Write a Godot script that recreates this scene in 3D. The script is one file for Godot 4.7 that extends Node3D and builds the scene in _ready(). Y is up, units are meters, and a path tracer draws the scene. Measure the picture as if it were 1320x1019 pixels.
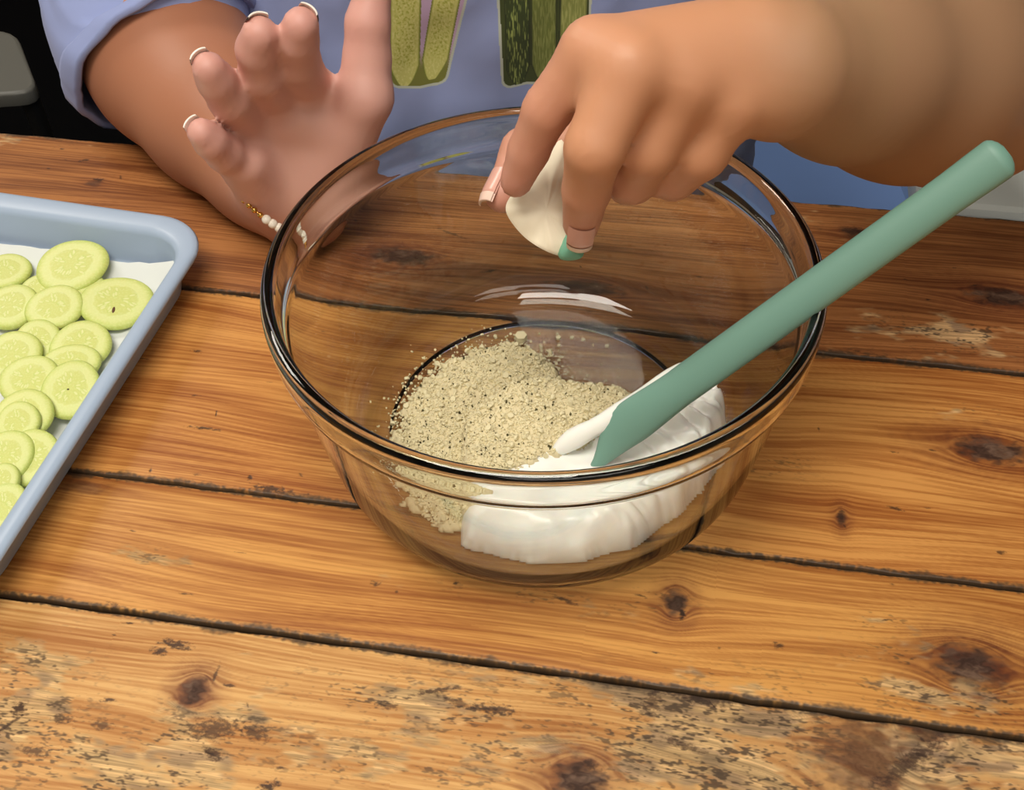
extends Node3D

# ---------------------------------------------------------------- camera and units
# y = 0 is the table top, the floor lies 0.75 m below it. The long sides of the table's planks run along S, across them runs N.
const FOCAL := 1531.0
const EYE := Vector3(0, 0.4963, 0)
const CX := Vector3(0.99951991, -0.021153, 0.02263857)
const CU := Vector3(0.03098313, 0.68239855, -0.7303234)
const CB := Vector3(0.0, 0.73067419, 0.68272632)
const YAW := 0.19234
const FLOOR_Y := -0.75
const CEIL_Y := 1.65
var S := Vector3(cos(YAW), 0, sin(YAW))
var N := Vector3(-sin(YAW), 0, cos(YAW))
var BOWL := Vector3(0.0163, 0, -0.435)
var rng := RandomNumberGenerator.new()
var used := {}


func at(x: float, y: float, depth: float) -> Vector3:
	return EYE + depth * ((x - 660.0) / FOCAL * CX - (y - 509.5) / FOCAL * CU - CB)


func px(x: float, y: float, h := 0.0) -> Vector3:
	var d: Vector3 = (x - 660.0) / FOCAL * CX - (y - 509.5) / FOCAL * CU - CB
	return EYE + d * ((h - EYE.y) / d.y)


# ---------------------------------------------------------------- scene tree helpers
func numbered(called: String) -> String:
	var n: int = used.get(called, 0)
	used[called] = n + 1
	return called if n == 0 else "%s_%03d" % [called, n]


func thing(called: String, label: String, category: String, base := Vector3.ZERO, group := "") -> Node3D:
	var o := Node3D.new()
	o.name = numbered(called)
	add_child(o, true)
	o.position = base
	o.set_meta("label", label)
	o.set_meta("category", category)
	if group:
		o.set_meta("group", group)
	return o


func part(parent: Node3D, called: String, mesh: Mesh, mat: Material, local := false) -> MeshInstance3D:
	var m := MeshInstance3D.new()
	m.name = called
	m.mesh = mesh
	m.material_override = mat
	parent.add_child(m, true)
	if not local:
		var up := Vector3.ZERO
		var q: Node = parent
		while q is Node3D and q != self:
			up += (q as Node3D).position
			q = q.get_parent()
		m.position = -up
	return m


func structure(called: String, mesh: Mesh, mat: Material) -> MeshInstance3D:
	var m := part(self, called, mesh, mat, true)
	m.set_meta("kind", "structure")
	return m


func mat(color: Color, rough := 0.6, metal := 0.0) -> StandardMaterial3D:
	var m := StandardMaterial3D.new()
	m.albedo_color = color
	m.roughness = rough
	m.metallic = metal
	return m


func vmat(rough := 0.6) -> StandardMaterial3D:
	var m := mat(Color.WHITE, rough)
	m.vertex_color_use_as_albedo = true
	return m


func lin(c: Color) -> Color:
	return c.srgb_to_linear()


# ---------------------------------------------------------------- mesh helpers
func finish(v: PackedVector3Array, idx: PackedInt32Array, uv = null, col = null, flat := false, facing = null) -> ArrayMesh:
	# closed shapes are turned outwards by their volume; open ones by the direction they are said to face
	var measure := 0.0
	for i in range(0, idx.size(), 3):
		var a := v[idx[i]]
		var b := v[idx[i + 1]]
		var c := v[idx[i + 2]]
		measure += a.dot(b.cross(c)) if facing == null else (b - a).cross(c - a).dot(facing)
	if measure > 0.0:
		for i in range(0, idx.size(), 3):
			var t := idx[i]
			idx[i] = idx[i + 1]
			idx[i + 1] = t
	if flat:
		var v2 := PackedVector3Array()
		var n2 := PackedVector3Array()
		var uv2 := PackedVector2Array()
		var c2 := PackedColorArray()
		for i in range(0, idx.size(), 3):
			var nn := -(v[idx[i + 1]] - v[idx[i]]).cross(v[idx[i + 2]] - v[idx[i]]).normalized()
			for k in 3:
				v2.append(v[idx[i + k]])
				n2.append(nn)
				if uv != null:
					uv2.append(uv[idx[i + k]])
				if col != null:
					c2.append(col[idx[i + k]])
		return pack(v2, n2, PackedInt32Array(range(v2.size())), uv2 if uv != null else null, c2 if col != null else null)
	var n := PackedVector3Array()
	n.resize(v.size())
	for i in range(0, idx.size(), 3):
		var g := -(v[idx[i + 1]] - v[idx[i]]).cross(v[idx[i + 2]] - v[idx[i]])
		n[idx[i]] += g
		n[idx[i + 1]] += g
		n[idx[i + 2]] += g
	for i in n.size():
		n[i] = n[i].normalized() if n[i].length_squared() > 1e-30 else Vector3.UP
	return pack(v, n, idx, uv, col)


func pack(v, n, idx, uv, col) -> ArrayMesh:
	var a := []
	a.resize(Mesh.ARRAY_MAX)
	a[Mesh.ARRAY_VERTEX] = v
	a[Mesh.ARRAY_NORMAL] = n
	a[Mesh.ARRAY_INDEX] = idx
	if uv != null:
		a[Mesh.ARRAY_TEX_UV] = uv
	if col != null:
		a[Mesh.ARRAY_COLOR] = col
	var m := ArrayMesh.new()
	m.add_surface_from_arrays(Mesh.PRIMITIVE_TRIANGLES, a)
	return m


func loft(rings: Array, cap0 := true, cap1 := true, flat := false, wrap := true, uvs = null, facing = null) -> ArrayMesh:
	# rings of equally many points, joined in turn
	var v := PackedVector3Array()
	var idx := PackedInt32Array()
	var uv := PackedVector2Array()
	var n: int = rings[0].size()
	for r in rings.size():
		v.append_array(rings[r])
		if uvs != null:
			uv.append_array(uvs[r])
	for r in rings.size() - 1:
		for i in (n if wrap else n - 1):
			var a := r * n + i
			var b := r * n + (i + 1) % n
			idx.append_array([a, b, a + n, b, b + n, a + n])
	for e in [0, 1]:
		if (cap0 if e == 0 else cap1):
			var ring: PackedVector3Array = rings[0 if e == 0 else rings.size() - 1]
			var c := Vector3.ZERO
			for p in ring:
				c += p / n
			var k := v.size()
			v.append(c)
			v.append_array(ring)
			if uvs != null:
				var ru: PackedVector2Array = uvs[0 if e == 0 else rings.size() - 1]
				var cu := Vector2.ZERO
				for p in ru:
					cu += p / n
				uv.append(cu)
				uv.append_array(ru)
			for i in n:
				if e == 0:
					idx.append_array([k, k + 1 + (i + 1) % n, k + 1 + i])
				else:
					idx.append_array([k, k + 1 + i, k + 1 + (i + 1) % n])
	return finish(v, idx, uv if uvs != null else null, null, flat, facing)


func lathe(profile: Array, seg := 96, center := Vector3.ZERO) -> ArrayMesh:
	var v := PackedVector3Array()
	var idx := PackedInt32Array()
	for p in profile:
		for i in seg:
			var a := TAU * i / seg
			v.append(center + Vector3(p.x * cos(a), p.y, p.x * sin(a)))
	for r in profile.size() - 1:
		for i in seg:
			var a := r * seg + i
			var b := r * seg + (i + 1) % seg
			idx.append_array([a, b, a + seg, b, b + seg, a + seg])
	return finish(v, idx)


func smooth_profile(p: Array, steps := 4) -> Array:
	var out := []
	for i in p.size() - 1:
		for k in steps:
			var t := float(k) / steps
			out.append(p[i].cubic_interpolate(p[i + 1], p[maxi(i - 1, 0)], p[mini(i + 2, p.size() - 1)], t))
	out.append(p[p.size() - 1])
	return out


func rounded_rect(sx: float, sz: float, r: float, y: float, per := 6) -> PackedVector3Array:
	var out := PackedVector3Array()
	r = maxf(r, 0.0002)
	for q in 4:
		var c: Vector2 = Vector2(sx / 2 - r, sz / 2 - r) * [Vector2(1, 1), Vector2(-1, 1), Vector2(-1, -1), Vector2(1, -1)][q]
		for k in per + 1:
			var a := PI / 2 * (q + float(k) / per)
			out.append(Vector3(c.x + r * cos(a), y, c.y + r * sin(a)))
	return out


func rbox(size: Vector3, r := 0.01, b := 0.003, xf := Transform3D()) -> ArrayMesh:
	# a box with rounded upright edges and bevelled rims, standing on the origin of xf
	var rings := []
	for k in [[b, 0.0], [b * 0.3, b * 0.3], [0.0, b], [0.0, size.y - b], [b * 0.3, size.y - b * 0.3], [b, size.y]]:
		var ring := rounded_rect(size.x - 2 * k[0], size.z - 2 * k[0], maxf(r - k[0], 0.0003), k[1])
		for i in ring.size():
			ring[i] = xf * ring[i]
		rings.append(ring)
	return loft(rings, true, true, true)


func tube(points: Array, radii: Array, seg := 20, side := Vector3.UP, round_ends := true, round_start := true) -> ArrayMesh:
	# radii are Vector2: half widths along the side and across it
	var rings := []
	for i in points.size():
		var t: Vector3 = (points[mini(i + 1, points.size() - 1)] - points[maxi(i - 1, 0)]).normalized()
		var a := (side - t * side.dot(t)).normalized()
		var b := t.cross(a)
		var ends := []
		if round_ends and (i == 0 and round_start or i == points.size() - 1):
			for k in [0.25, 0.55, 0.8, 0.95]:
				ends.append([k, sqrt(1.0 - k * k)])
		var here := []
		here.append([0.0, 1.0])
		for e in ends:
			here.append(e)
		if i == 0:
			here.reverse()
		for h in here:
			var ring := PackedVector3Array()
			var push: float = h[0] * minf(radii[i].x, radii[i].y) * (-1.0 if i == 0 else 1.0)
			for k in seg:
				var w := TAU * k / seg
				ring.append(points[i] + t * push + (a * cos(w) * radii[i].x + b * sin(w) * radii[i].y) * h[1])
			rings.append(ring)
	return loft(rings)


func ball(c: Vector3, r: Vector3, seg := 12) -> ArrayMesh:
	var rings := []
	for i in range(1, seg):
		var a := PI * i / seg
		var ring := PackedVector3Array()
		for k in seg * 2:
			var w := PI * k / seg
			ring.append(c + Vector3(r.x * sin(a) * cos(w), r.y * cos(a), r.z * sin(a) * sin(w)))
		rings.append(ring)
	return loft(rings)


func join(meshes: Array) -> ArrayMesh:
	var st := SurfaceTool.new()
	for m in meshes:
		st.append_from(m, 0, Transform3D())
	return st.commit()


# ---------------------------------------------------------------- bodies: tapered capsules joined with a smooth minimum, meshed as surface nets
func bone(a: Vector3, b: Vector3, ra: float, rb: float, k: float, color: Color, squash := Vector3.ONE) -> Dictionary:
	return {"a": a, "b": b, "ra": ra, "rb": rb, "k": k, "c": color, "q": squash}


func bone_distance(p: Vector3, o: Dictionary) -> float:
	var oa: Vector3 = o.a
	var ab: Vector3 = o.b - oa
	var t := clampf((p - oa).dot(ab) / maxf(ab.length_squared(), 1e-9), 0.0, 1.0)
	return (p - oa - ab * t).length() - lerpf(o.ra, o.rb, t)


func nets(bones: Array, cell: float, wobble: FastNoiseLite = null, wobble_size := 0.0) -> Array:
	# [vertices, indices, colours]
	var lo := Vector3.INF
	var hi := -Vector3.INF
	for o in bones:
		var r: float = maxf(o.ra, o.rb) + 2 * cell + 0.004
		lo = lo.min(o.a - Vector3.ONE * r).min(o.b - Vector3.ONE * r)
		hi = hi.max(o.a + Vector3.ONE * r).max(o.b + Vector3.ONE * r)
	var nx := int((hi.x - lo.x) / cell) + 2
	var ny := int((hi.y - lo.y) / cell) + 2
	var nz := int((hi.z - lo.z) / cell) + 2
	var f := PackedFloat32Array()
	f.resize(nx * ny * nz)
	f.fill(1.0)
	for o in bones:
		var a: Vector3 = o.a
		var ab: Vector3 = o.b - o.a
		var l2: float = maxf(ab.length_squared(), 1e-9)
		var ra: float = o.ra
		var dr: float = o.rb - o.ra
		var k: float = o.k
		var pad: float = maxf(o.ra, o.rb) + k + 2.5 * cell
		var b0: Vector3 = ((a.min(o.b) - Vector3.ONE * pad - lo) / cell).floor()
		var b1: Vector3 = ((a.max(o.b) + Vector3.ONE * pad - lo) / cell).ceil()
		for z in range(maxi(int(b0.z), 0), mini(int(b1.z) + 1, nz)):
			for y in range(maxi(int(b0.y), 0), mini(int(b1.y) + 1, ny)):
				var row := (z * ny + y) * nx
				for x in range(maxi(int(b0.x), 0), mini(int(b1.x) + 1, nx)):
					var q := lo + Vector3(x, y, z) * cell - a
					var t := clampf(q.dot(ab) / l2, 0.0, 1.0)
					var d := (q - ab * t).length() - ra - dr * t
					var g := f[row + x]
					if d < g + k:
						var h := maxf(k - absf(d - g), 0.0) / k
						f[row + x] = minf(d, g) - h * h * k * 0.25
	if wobble:
		for z in nz:
			for y in ny:
				var row := (z * ny + y) * nx
				for x in nx:
					if absf(f[row + x]) < 0.03:
						var p := lo + Vector3(x, y, z) * cell
						f[row + x] += wobble.get_noise_3dv(p) * wobble_size
	var v := PackedVector3Array()
	var idx := PackedInt32Array()
	var where := {}
	var sx := 1
	var sy := nx
	var sz := nx * ny
	var corner := [0, sx, sy, sx + sy, sz, sx + sz, sy + sz, sx + sy + sz]
	for z in nz - 1:
		for y in ny - 1:
			var row := (z * ny + y) * nx
			for x in nx - 1:
				var at0 := row + x
				var f0 := f[at0]
				if f0 > 3.0 * cell or f0 < -3.0 * cell:
					continue
				var neg := 0
				for c in 8:
					if f[at0 + corner[c]] < 0.0:
						neg += 1
				if neg == 0 or neg == 8:
					continue
				var sum := Vector3.ZERO
				var cnt := 0
				for e in [[0, 1], [2, 3], [4, 5], [6, 7], [0, 2], [1, 3], [4, 6], [5, 7], [0, 4], [1, 5], [2, 6], [3, 7]]:
					var fa := f[at0 + corner[e[0]]]
					var fb := f[at0 + corner[e[1]]]
					if (fa < 0.0) != (fb < 0.0):
						var t := fa / (fa - fb)
						var pa := Vector3(e[0] & 1, (e[0] >> 1) & 1, e[0] >> 2)
						var pb := Vector3(e[1] & 1, (e[1] >> 1) & 1, e[1] >> 2)
						sum += pa.lerp(pb, t)
						cnt += 1
				where[at0] = v.size()
				v.append(lo + (Vector3(x, y, z) + sum / cnt) * cell)
	for at0 in where:
		var f0 := f[at0] < 0.0
		for ax in 3:
			var step: int = [sx, sy, sz][ax]
			var u: int = [sy, sz, sx][ax]
			var w: int = [sz, sx, sy][ax]
			if (f[at0 + step] < 0.0) != f0 and where.has(at0 - u) and where.has(at0 - w) and where.has(at0 - u - w):
				var a: int = where[at0]
				var b: int = where[at0 - u]
				var c: int = where[at0 - u - w]
				var d: int = where[at0 - w]
				if f0:
					idx.append_array([a, b, c, a, c, d])
				else:
					idx.append_array([a, c, b, a, d, c])
	# two gentle smoothing passes
	for again in 2:
		var sum := PackedVector3Array()
		sum.resize(v.size())
		var cnt := PackedFloat32Array()
		cnt.resize(v.size())
		for i in range(0, idx.size(), 3):
			for k in 3:
				var p := idx[i + k]
				sum[p] += v[idx[i + (k + 1) % 3]] + v[idx[i + (k + 2) % 3]]
				cnt[p] += 2.0
		for i in v.size():
			if cnt[i] > 0:
				v[i] = v[i].lerp(sum[i] / cnt[i], 0.35)
	var col := PackedColorArray()
	for p in v:
		var total := 0.0
		var c := Color(0, 0, 0)
		for o in bones:
			if absf(p.x - o.a.x) > 0.25:
				continue
			var d := bone_distance(p, o)
			if d < 0.05:
				var w := exp(-maxf(d, 0.0) / 0.005)
				total += w
				c += Color(o.c.r * w, o.c.g * w, o.c.b * w)
		col.append(lin(Color(c.r / total, c.g / total, c.b / total) if total > 1e-6 else bones[0].c))
	return [v, idx, col]


func add_nets(into: Array, more: Array) -> void:
	var base: int = into[0].size()
	into[0].append_array(more[0])
	for i in more[1]:
		into[1].append(i + base)
	into[2].append_array(more[2])


# ---------------------------------------------------------------- wood
const S0 := -0.55
const SPAN := 0.85
const TEX_W := 2048
const EDGES := [-0.66, -0.5157, -0.364, -0.2826, -0.135, 0.0, 0.13, 0.26]
var plank_images := []


func fnoise(seed_: int, freq: float, octaves := 1) -> FastNoiseLite:
	var n := FastNoiseLite.new()
	n.seed = seed_
	n.noise_type = FastNoiseLite.TYPE_SIMPLEX
	n.frequency = freq
	n.fractal_octaves = octaves
	n.fractal_type = FastNoiseLite.FRACTAL_FBM if octaves > 1 else FastNoiseLite.FRACTAL_NONE
	return n


# knots: photo pixel, half length and half width in metres, darkness
const KNOTS := [
	[[515, 330, .026, .010, .9], [755, 372, .028, .008, .9], [1293, 383, .024, .010, 1.0], [120, 237, .006, .004, .5], [1100, 300, .010, .006, .6]],
	[[1278, 580, .022, .010, 1.0], [1085, 668, .003, .006, .7]],
	[[872, 777, .006, .008, 1.0], [1250, 860, .017, .013, 1.0], [105, 628, .016, .005, .35]],
	[[250, 890, .007, .008, .95], [748, 1006, .013, .011, 1.0], [1130, 985, .030, .026, .55], [1195, 955, .013, .012, .7]],
]
# worn places: photo pixel, half length, half width, strength
const WORN := [
	[[1225, 432, .045, .016, .9], [1090, 455, .05, .006, .5], [1060, 300, .05, .02, .2], [20, 180, .08, .01, .25]],
	[[1000, 590, .02, .006, .5], [960, 605, .03, .004, .4], [1240, 530, .03, .006, .4]],
	[[840, 775, .02, .008, .5], [1240, 905, .05, .010, .8], [1130, 800, .016, .004, .8], [1180, 850, .03, .01, .5], [205, 720, .02, .006, .45], [990, 880, .06, .008, .35], [700, 772, .05, .006, .4]],
	[[16, 930, .03, .035, .95, .5], [60, 960, .05, .020, .7, .6], [238, 978, .022, .022, 1.1, .1], [160, 1003, .05, .014, 1.0, .2], [60, 846, .022, .010, .7, .3], [300, 930, .04, .010, .6, .7], [560, 910, .06, .012, .85, .8], [640, 960, .05, .014, .6, .3], [900, 920, .06, .016, 1.15, .9], [900, 965, .045, .022, 1.1, .1], [830, 925, .03, .03, .9, .8], [930, 1006, .05, .010, 1.1, .8], [1270, 1000, .05, .03, .8, .3], [480, 985, .08, .012, .55, .3], [720, 880, .06, .010, .5, .5], [1010, 900, .05, .010, .8, .9]],
]


func paint_plank(k: int) -> void:
	var n0: float = EDGES[k]
	var n1: float = EDGES[k + 1]
	var hh := int(round((n1 - n0) / SPAN * TEX_W))
	var ww := TEX_W
	var rgb := PackedByteArray()
	rgb.resize(ww * hh * 3)
	var rough := PackedByteArray()
	rough.resize((ww / 2) * (hh / 2))
	var slow := fnoise(11 + k, 1.0, 2)
	var fine := fnoise(21 + k, 1.0)
	var fibre := fnoise(31 + k, 1.0)
	var blot := fnoise(41 + k, 1.0, 3)
	var speck := fnoise(51 + k, 1.0, 2)
	var kn := []
	for q in KNOTS[k]:
		var p := px(q[0], q[1])
		kn.append([p.dot(S), p.dot(N), q[2], q[3], q[4]])
	var wn := []
	for q in WORN[k]:
		var p := px(q[0], q[1])
		wn.append([p.dot(S), p.dot(N), q[2], q[3], q[4], q[5] if q.size() > 5 else 0.3])
	var light: Array = [[.66, .44, .26], [.80, .57, .31], [.81, .59, .32], [.83, .65, .41]][k]
	var dark: Array = [[.40, .22, .11], [.55, .31, .13], [.57, .34, .15], [.62, .40, .20]][k]
	var rings: float = [95.0, 120.0, 80.0, 110.0][k]
	for j in hh:
		var v := n0 + (j + 0.5) / hh * (n1 - n0)
		var edge := minf(v - n0, n1 - v)
		for i in ww:
			var s := S0 + (i + 0.5) / ww * SPAN
			var psi := v + slow.get_noise_2d(s * 1.8, v * 6.0) * 0.010
			var core := 0.0
			var halo := 0.0
			var kring := 0.0
			for q in kn:
				var ds: float = (s - q[0]) / q[2]
				var dv: float = (v - q[1]) / q[3]
				if absf(ds) > 7.0:
					continue
				var r2 := ds * ds + dv * dv
				psi -= (v - q[1]) * q[4] / maxf(r2, 1.0) * 0.9
				if r2 < 9.0:
					var r := sqrt(r2) + blot.get_noise_2d(s * 90.0, v * 160.0) * 0.35
					core = maxf(core, (1.0 - smoothstep(0.35, 1.10, r)) * q[4])
					halo = maxf(halo, (0.55 * (1.0 - smoothstep(0.9, 2.9, r)) + 0.45 * (1.0 - smoothstep(0.7, 1.5, r))) * q[4])
					kring = r
			var g := psi * rings + slow.get_noise_2d(s * 0.7 + 9.0, psi * 25.0) * 1.6
			var saw := g - floorf(g)
			var late := saw * saw * saw
			var n1_ := fine.get_noise_2d(s * 7.0, psi * 420.0)
			var n2_ := fibre.get_noise_2d(s * 32.0, psi * 1500.0)
			var n3_ := slow.get_noise_2d(s * 3.0 + 40.0, psi * 40.0)
			var d := clampf(0.33 + late * 0.20 + n1_ * 0.30 + n2_ * 0.13 + n3_ * 0.42, 0.0, 1.0)
			var r_: float = lerpf(light[0], dark[0], d)
			var g_: float = lerpf(light[1], dark[1], d)
			var b_: float = lerpf(light[2], dark[2], d)
			if halo > 0.0:
				var hw := halo * (0.62 + 0.3 * n1_)
				r_ = lerpf(r_, 0.34, hw)
				g_ = lerpf(g_, 0.165, hw)
				b_ = lerpf(b_, 0.10, hw)
				var band := 0.5 + 0.5 * sin(kring * 15.0 + n1_ * 2.5 + 3.0 * blot.get_noise_2d(s * 60.0, v * 110.0))
				var ash := smoothstep(-0.1, 0.5, blot.get_noise_2d(s * 45.0 + 3.0, v * 80.0 + 60.0)) * 0.5 + 0.25 * band
				var cg := core * 0.92
				r_ = lerpf(r_, lerpf(0.19, 0.47, ash), cg)
				g_ = lerpf(g_, lerpf(0.12, 0.38, ash), cg)
				b_ = lerpf(b_, lerpf(0.09, 0.32, ash), cg)
			# worn finish: pale or grey bare wood with black flecks
			var bias := 0.0
			var ashen := 0.0
			for q in wn:
				var ds: float = (s - q[0]) / q[2]
				var dv: float = (v - q[1]) / q[3]
				var r2 := ds * ds + dv * dv
				if r2 < 6.0:
					var bw: float = exp(-r2) * q[4]
					ashen = maxf(ashen, bw * q[5])
					bias = maxf(bias, bw)
			var wear := 0.0
			if bias > 0.02:
				var bn := blot.get_noise_2d(s * 17.0, v * 34.0) * 0.85 + speck.get_noise_2d(s * 70.0, v * 210.0) * 0.30
				wear = smoothstep(0.36, 0.74, bias * 0.86 + bn * 0.62)
				var grey := smoothstep(0.0, 0.5, blot.get_noise_2d(s * 22.0 + 70.0, v * 48.0 + 9.0) + 0.22 * n1_ + ashen * 0.55 - 0.12)
				var wood := 0.90 + 0.20 * n1_ + 0.16 * n2_ - 0.10 * late
				var w := wear * 0.72
				r_ = lerpf(r_, lerpf(0.87, 0.60, grey) * wood, w)
				g_ = lerpf(g_, lerpf(0.74, 0.52, grey) * wood, w)
				b_ = lerpf(b_, lerpf(0.54, 0.42, grey) * wood, w)
				var fl := speck.get_noise_2d(s * 95.0 + 30.0, v * 300.0) * 0.8 + 0.75 * blot.get_noise_2d(s * 24.0 + 5.0, v * 50.0)
				fl += ashen * 0.38 + 0.35 * fibre.get_noise_2d(s * 260.0, v * 700.0)
				var black := smoothstep(0.42, 0.98, fl) * clampf(bias * 1.4, 0.0, 1.0) * 0.72
				r_ = lerpf(r_, 0.24, black)
				g_ = lerpf(g_, 0.19, black)
				b_ = lerpf(b_, 0.15, black)
			# grime along the joints
			if edge < 0.012:
				var gr := (1.0 - smoothstep(0.0009, 0.0032 + 0.0045 * maxf(0.0, blot.get_noise_2d(s * 22.0, n0 * 50.0 + (3.0 if v - n0 < 0.02 else 8.0))), edge + 0.0010 * speck.get_noise_2d(s * 200.0, v * 300.0)))
				r_ = lerpf(r_, 0.25, gr * 0.88)
				g_ = lerpf(g_, 0.205, gr * 0.88)
				b_ = lerpf(b_, 0.165, gr * 0.88)
			var o := (j * ww + i) * 3
			rgb[o] = int(clampf(r_, 0.0, 1.0) * 255.0)
			rgb[o + 1] = int(clampf(g_, 0.0, 1.0) * 255.0)
			rgb[o + 2] = int(clampf(b_, 0.0, 1.0) * 255.0)
			if (i & 1) == 0 and (j & 1) == 0 and i / 2 < ww / 2 and j / 2 < hh / 2:
				rough[(j / 2) * (ww / 2) + i / 2] = int(clampf([0.30, 0.36, 0.40, 0.48][k] + 0.3 * wear + 0.12 * d + 0.2 * core, 0.0, 1.0) * 255.0)
	# small dents, scratches and dark marks
	var r := RandomNumberGenerator.new()
	r.seed = 77 + k
	var marks := []
	for m in [46, 40, 30, 60][k]:
		marks.append([r.randi_range(0, ww - 1), r.randi_range(8, hh - 9), r.randf_range(2, 9), r.randf_range(0.8, 2.4), r.randf_range(-0.15, 0.15) if r.randf() < 0.8 else r.randf_range(0.6, 1.5), r.randf_range(0.35, 0.85)])
	for q in MARKS:
		if q[0] == k:
			var p := px(q[1], q[2])
			marks.append([int((p.dot(S) - S0) / SPAN * ww), int((p.dot(N) - n0) / (n1 - n0) * hh), q[3], q[4], q[5], q[6]])
	for m in marks:
		var ext := int(ceil(maxf(m[2], m[3]))) + 2
		for y in range(maxi(0, m[1] - ext), mini(hh, m[1] + ext + 1)):
			for x in range(maxi(0, m[0] - ext), mini(ww, m[0] + ext + 1)):
				var dx := float(x - m[0])
				var dy := float(y - m[1])
				var a: float = (dx * cos(m[4]) + dy * sin(m[4])) / m[2]
				var b: float = (-dx * sin(m[4]) + dy * cos(m[4])) / m[3]
				var w: float = (1.0 - smoothstep(0.25, 1.15, sqrt(a * a + b * b) + 0.55 * speck.get_noise_2d(x * 0.09, y * 0.16) + 0.25 * blot.get_noise_2d(x * 0.3, y * 0.5))) * m[5]
				if w > 0.0:
					var o := (y * ww + x) * 3
					rgb[o] = int(lerpf(rgb[o], 45, w))
					rgb[o + 1] = int(lerpf(rgb[o + 1], 30, w))
					rgb[o + 2] = int(lerpf(rgb[o + 2], 24, w))
	plank_images[k] = [Image.create_from_data(ww, hh, false, Image.FORMAT_RGB8, rgb), Image.create_from_data(ww / 2, hh / 2, false, Image.FORMAT_L8, rough)]


# plank, photo pixel, half length and half width in texels, turn, strength
const MARKS := [
	[3, 226, 831, 22, 6, .05, .75], [3, 205, 840, 10, 6, .1, .75], [3, 24, 914, 10, 9, .4, .8], [3, 10, 935, 26, 2, -.9, .6], [3, 140, 902, 9, 3, -.2, .7], [3, 278, 868, 2, 14, 0., .55],
	[3, 275, 940, 34, 14, -.2, .6], [3, 330, 945, 18, 10, 0., .6], [3, 42, 968, 20, 6, 0., .55], [3, 275, 972, 14, 7, .1, .7], [3, 640, 915, 26, 7, 0., .65], [3, 590, 905, 26, 5, .2, .5],
	[3, 500, 910, 13, 5, 0., .5], [3, 78, 926, 12, 6, 0., .6], [3, 130, 935, 14, 6, 0., .5], [3, 840, 905, 10, 22, .3, .5], [3, 880, 960, 26, 5, .2, .5], [3, 346, 1014, 12, 6, -.5, .8], [3, 560, 890, 30, 3, -.35, .6],
	[3, 1170, 985, 60, 9, -.75, .6], [3, 760, 985, 12, 5, .2, .6], [3, 900, 900, 40, 8, .1, .5],
	[2, 145, 780, 8, 3, .2, .5], [2, 730, 775, 16, 3, .3, .6], [2, 880, 792, 4, 8, 0., .95], [2, 1003, 832, 7, 5, 0., .6], [2, 484, 752, 6, 4, 0., .6], [2, 160, 845, 30, 6, .1, .5],
	[1, 1085, 664, 5, 12, .1, .6], [1, 1155, 655, 12, 3, .1, .6], [1, 350, 630, 30, 6, .05, .7], [1, 262, 552, 26, 2.5, 0., .7], [1, 322, 615, 5, 4, 0., .7], [1, 253, 453, 8, 3, 0., .7], [1, 1290, 712, 7, 3, .1, .6],
	[0, 128, 232, 10, 5, .1, .7], [0, 108, 207, 9, 4, -.5, .55], [0, 630, 350, 14, 3, -.3, .7], [0, 580, 300, 26, 3, .4, .5], [0, 1100, 298, 20, 10, 0., .6],
]


func plank_mesh(n0: float, n1: float, k: int) -> ArrayMesh:
	# a long board: its section carried along S, with slightly ragged edges
	var edge := fnoise(91 + k, 1.0, 3)
	var sections := 180
	var rings := []
	var uvs := []
	var lift: float = [0.0, -0.0004, 0.0, -0.0003, 0.0002, 0.0, 0.0][k]
	for i in sections + 1:
		var s := -0.95 + 1.9 * i / sections
		var e0 := 0.0006 + 0.0006 * edge.get_noise_2d(s * 30.0, 1.0) + 0.0006 * edge.get_noise_2d(s * 110.0, 2.0)
		var e1 := 0.0006 + 0.0006 * edge.get_noise_2d(s * 30.0, 7.0) + 0.0006 * edge.get_noise_2d(s * 110.0, 9.0)
		var c0 := 0.0013 + 0.0009 * edge.get_noise_2d(s * 45.0, 4.0)
		var c1 := 0.0013 + 0.0009 * edge.get_noise_2d(s * 45.0, 5.0)
		var sec := [[n0 + e0, -0.032], [n0 + e0, -0.0035], [n0 + e0 + c0 * 0.3, -0.0012], [n0 + e0 + c0, -0.0003]]
		for q in range(1, 10):
			var n := lerpf(n0 + e0 + c0, n1 - e1 - c1, q / 10.0)
			sec.append([n, 0.0002 * edge.get_noise_2d(s * 8.0, n * 30.0)])
		sec.append_array([[n1 - e1 - c1, -0.0003], [n1 - e1 - c1 * 0.3, -0.0012], [n1 - e1, -0.0035], [n1 - e1, -0.032]])
		var ring := PackedVector3Array()
		var uv := PackedVector2Array()
		for q in sec:
			ring.append(S * s + N * q[0] + Vector3(0, q[1] + lift, 0))
			uv.append(Vector2((s - S0) / SPAN, (q[0] - n0) / (n1 - n0)))
		rings.append(ring)
		uvs.append(uv)
	return loft(rings, true, true, false, true, uvs)


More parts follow.
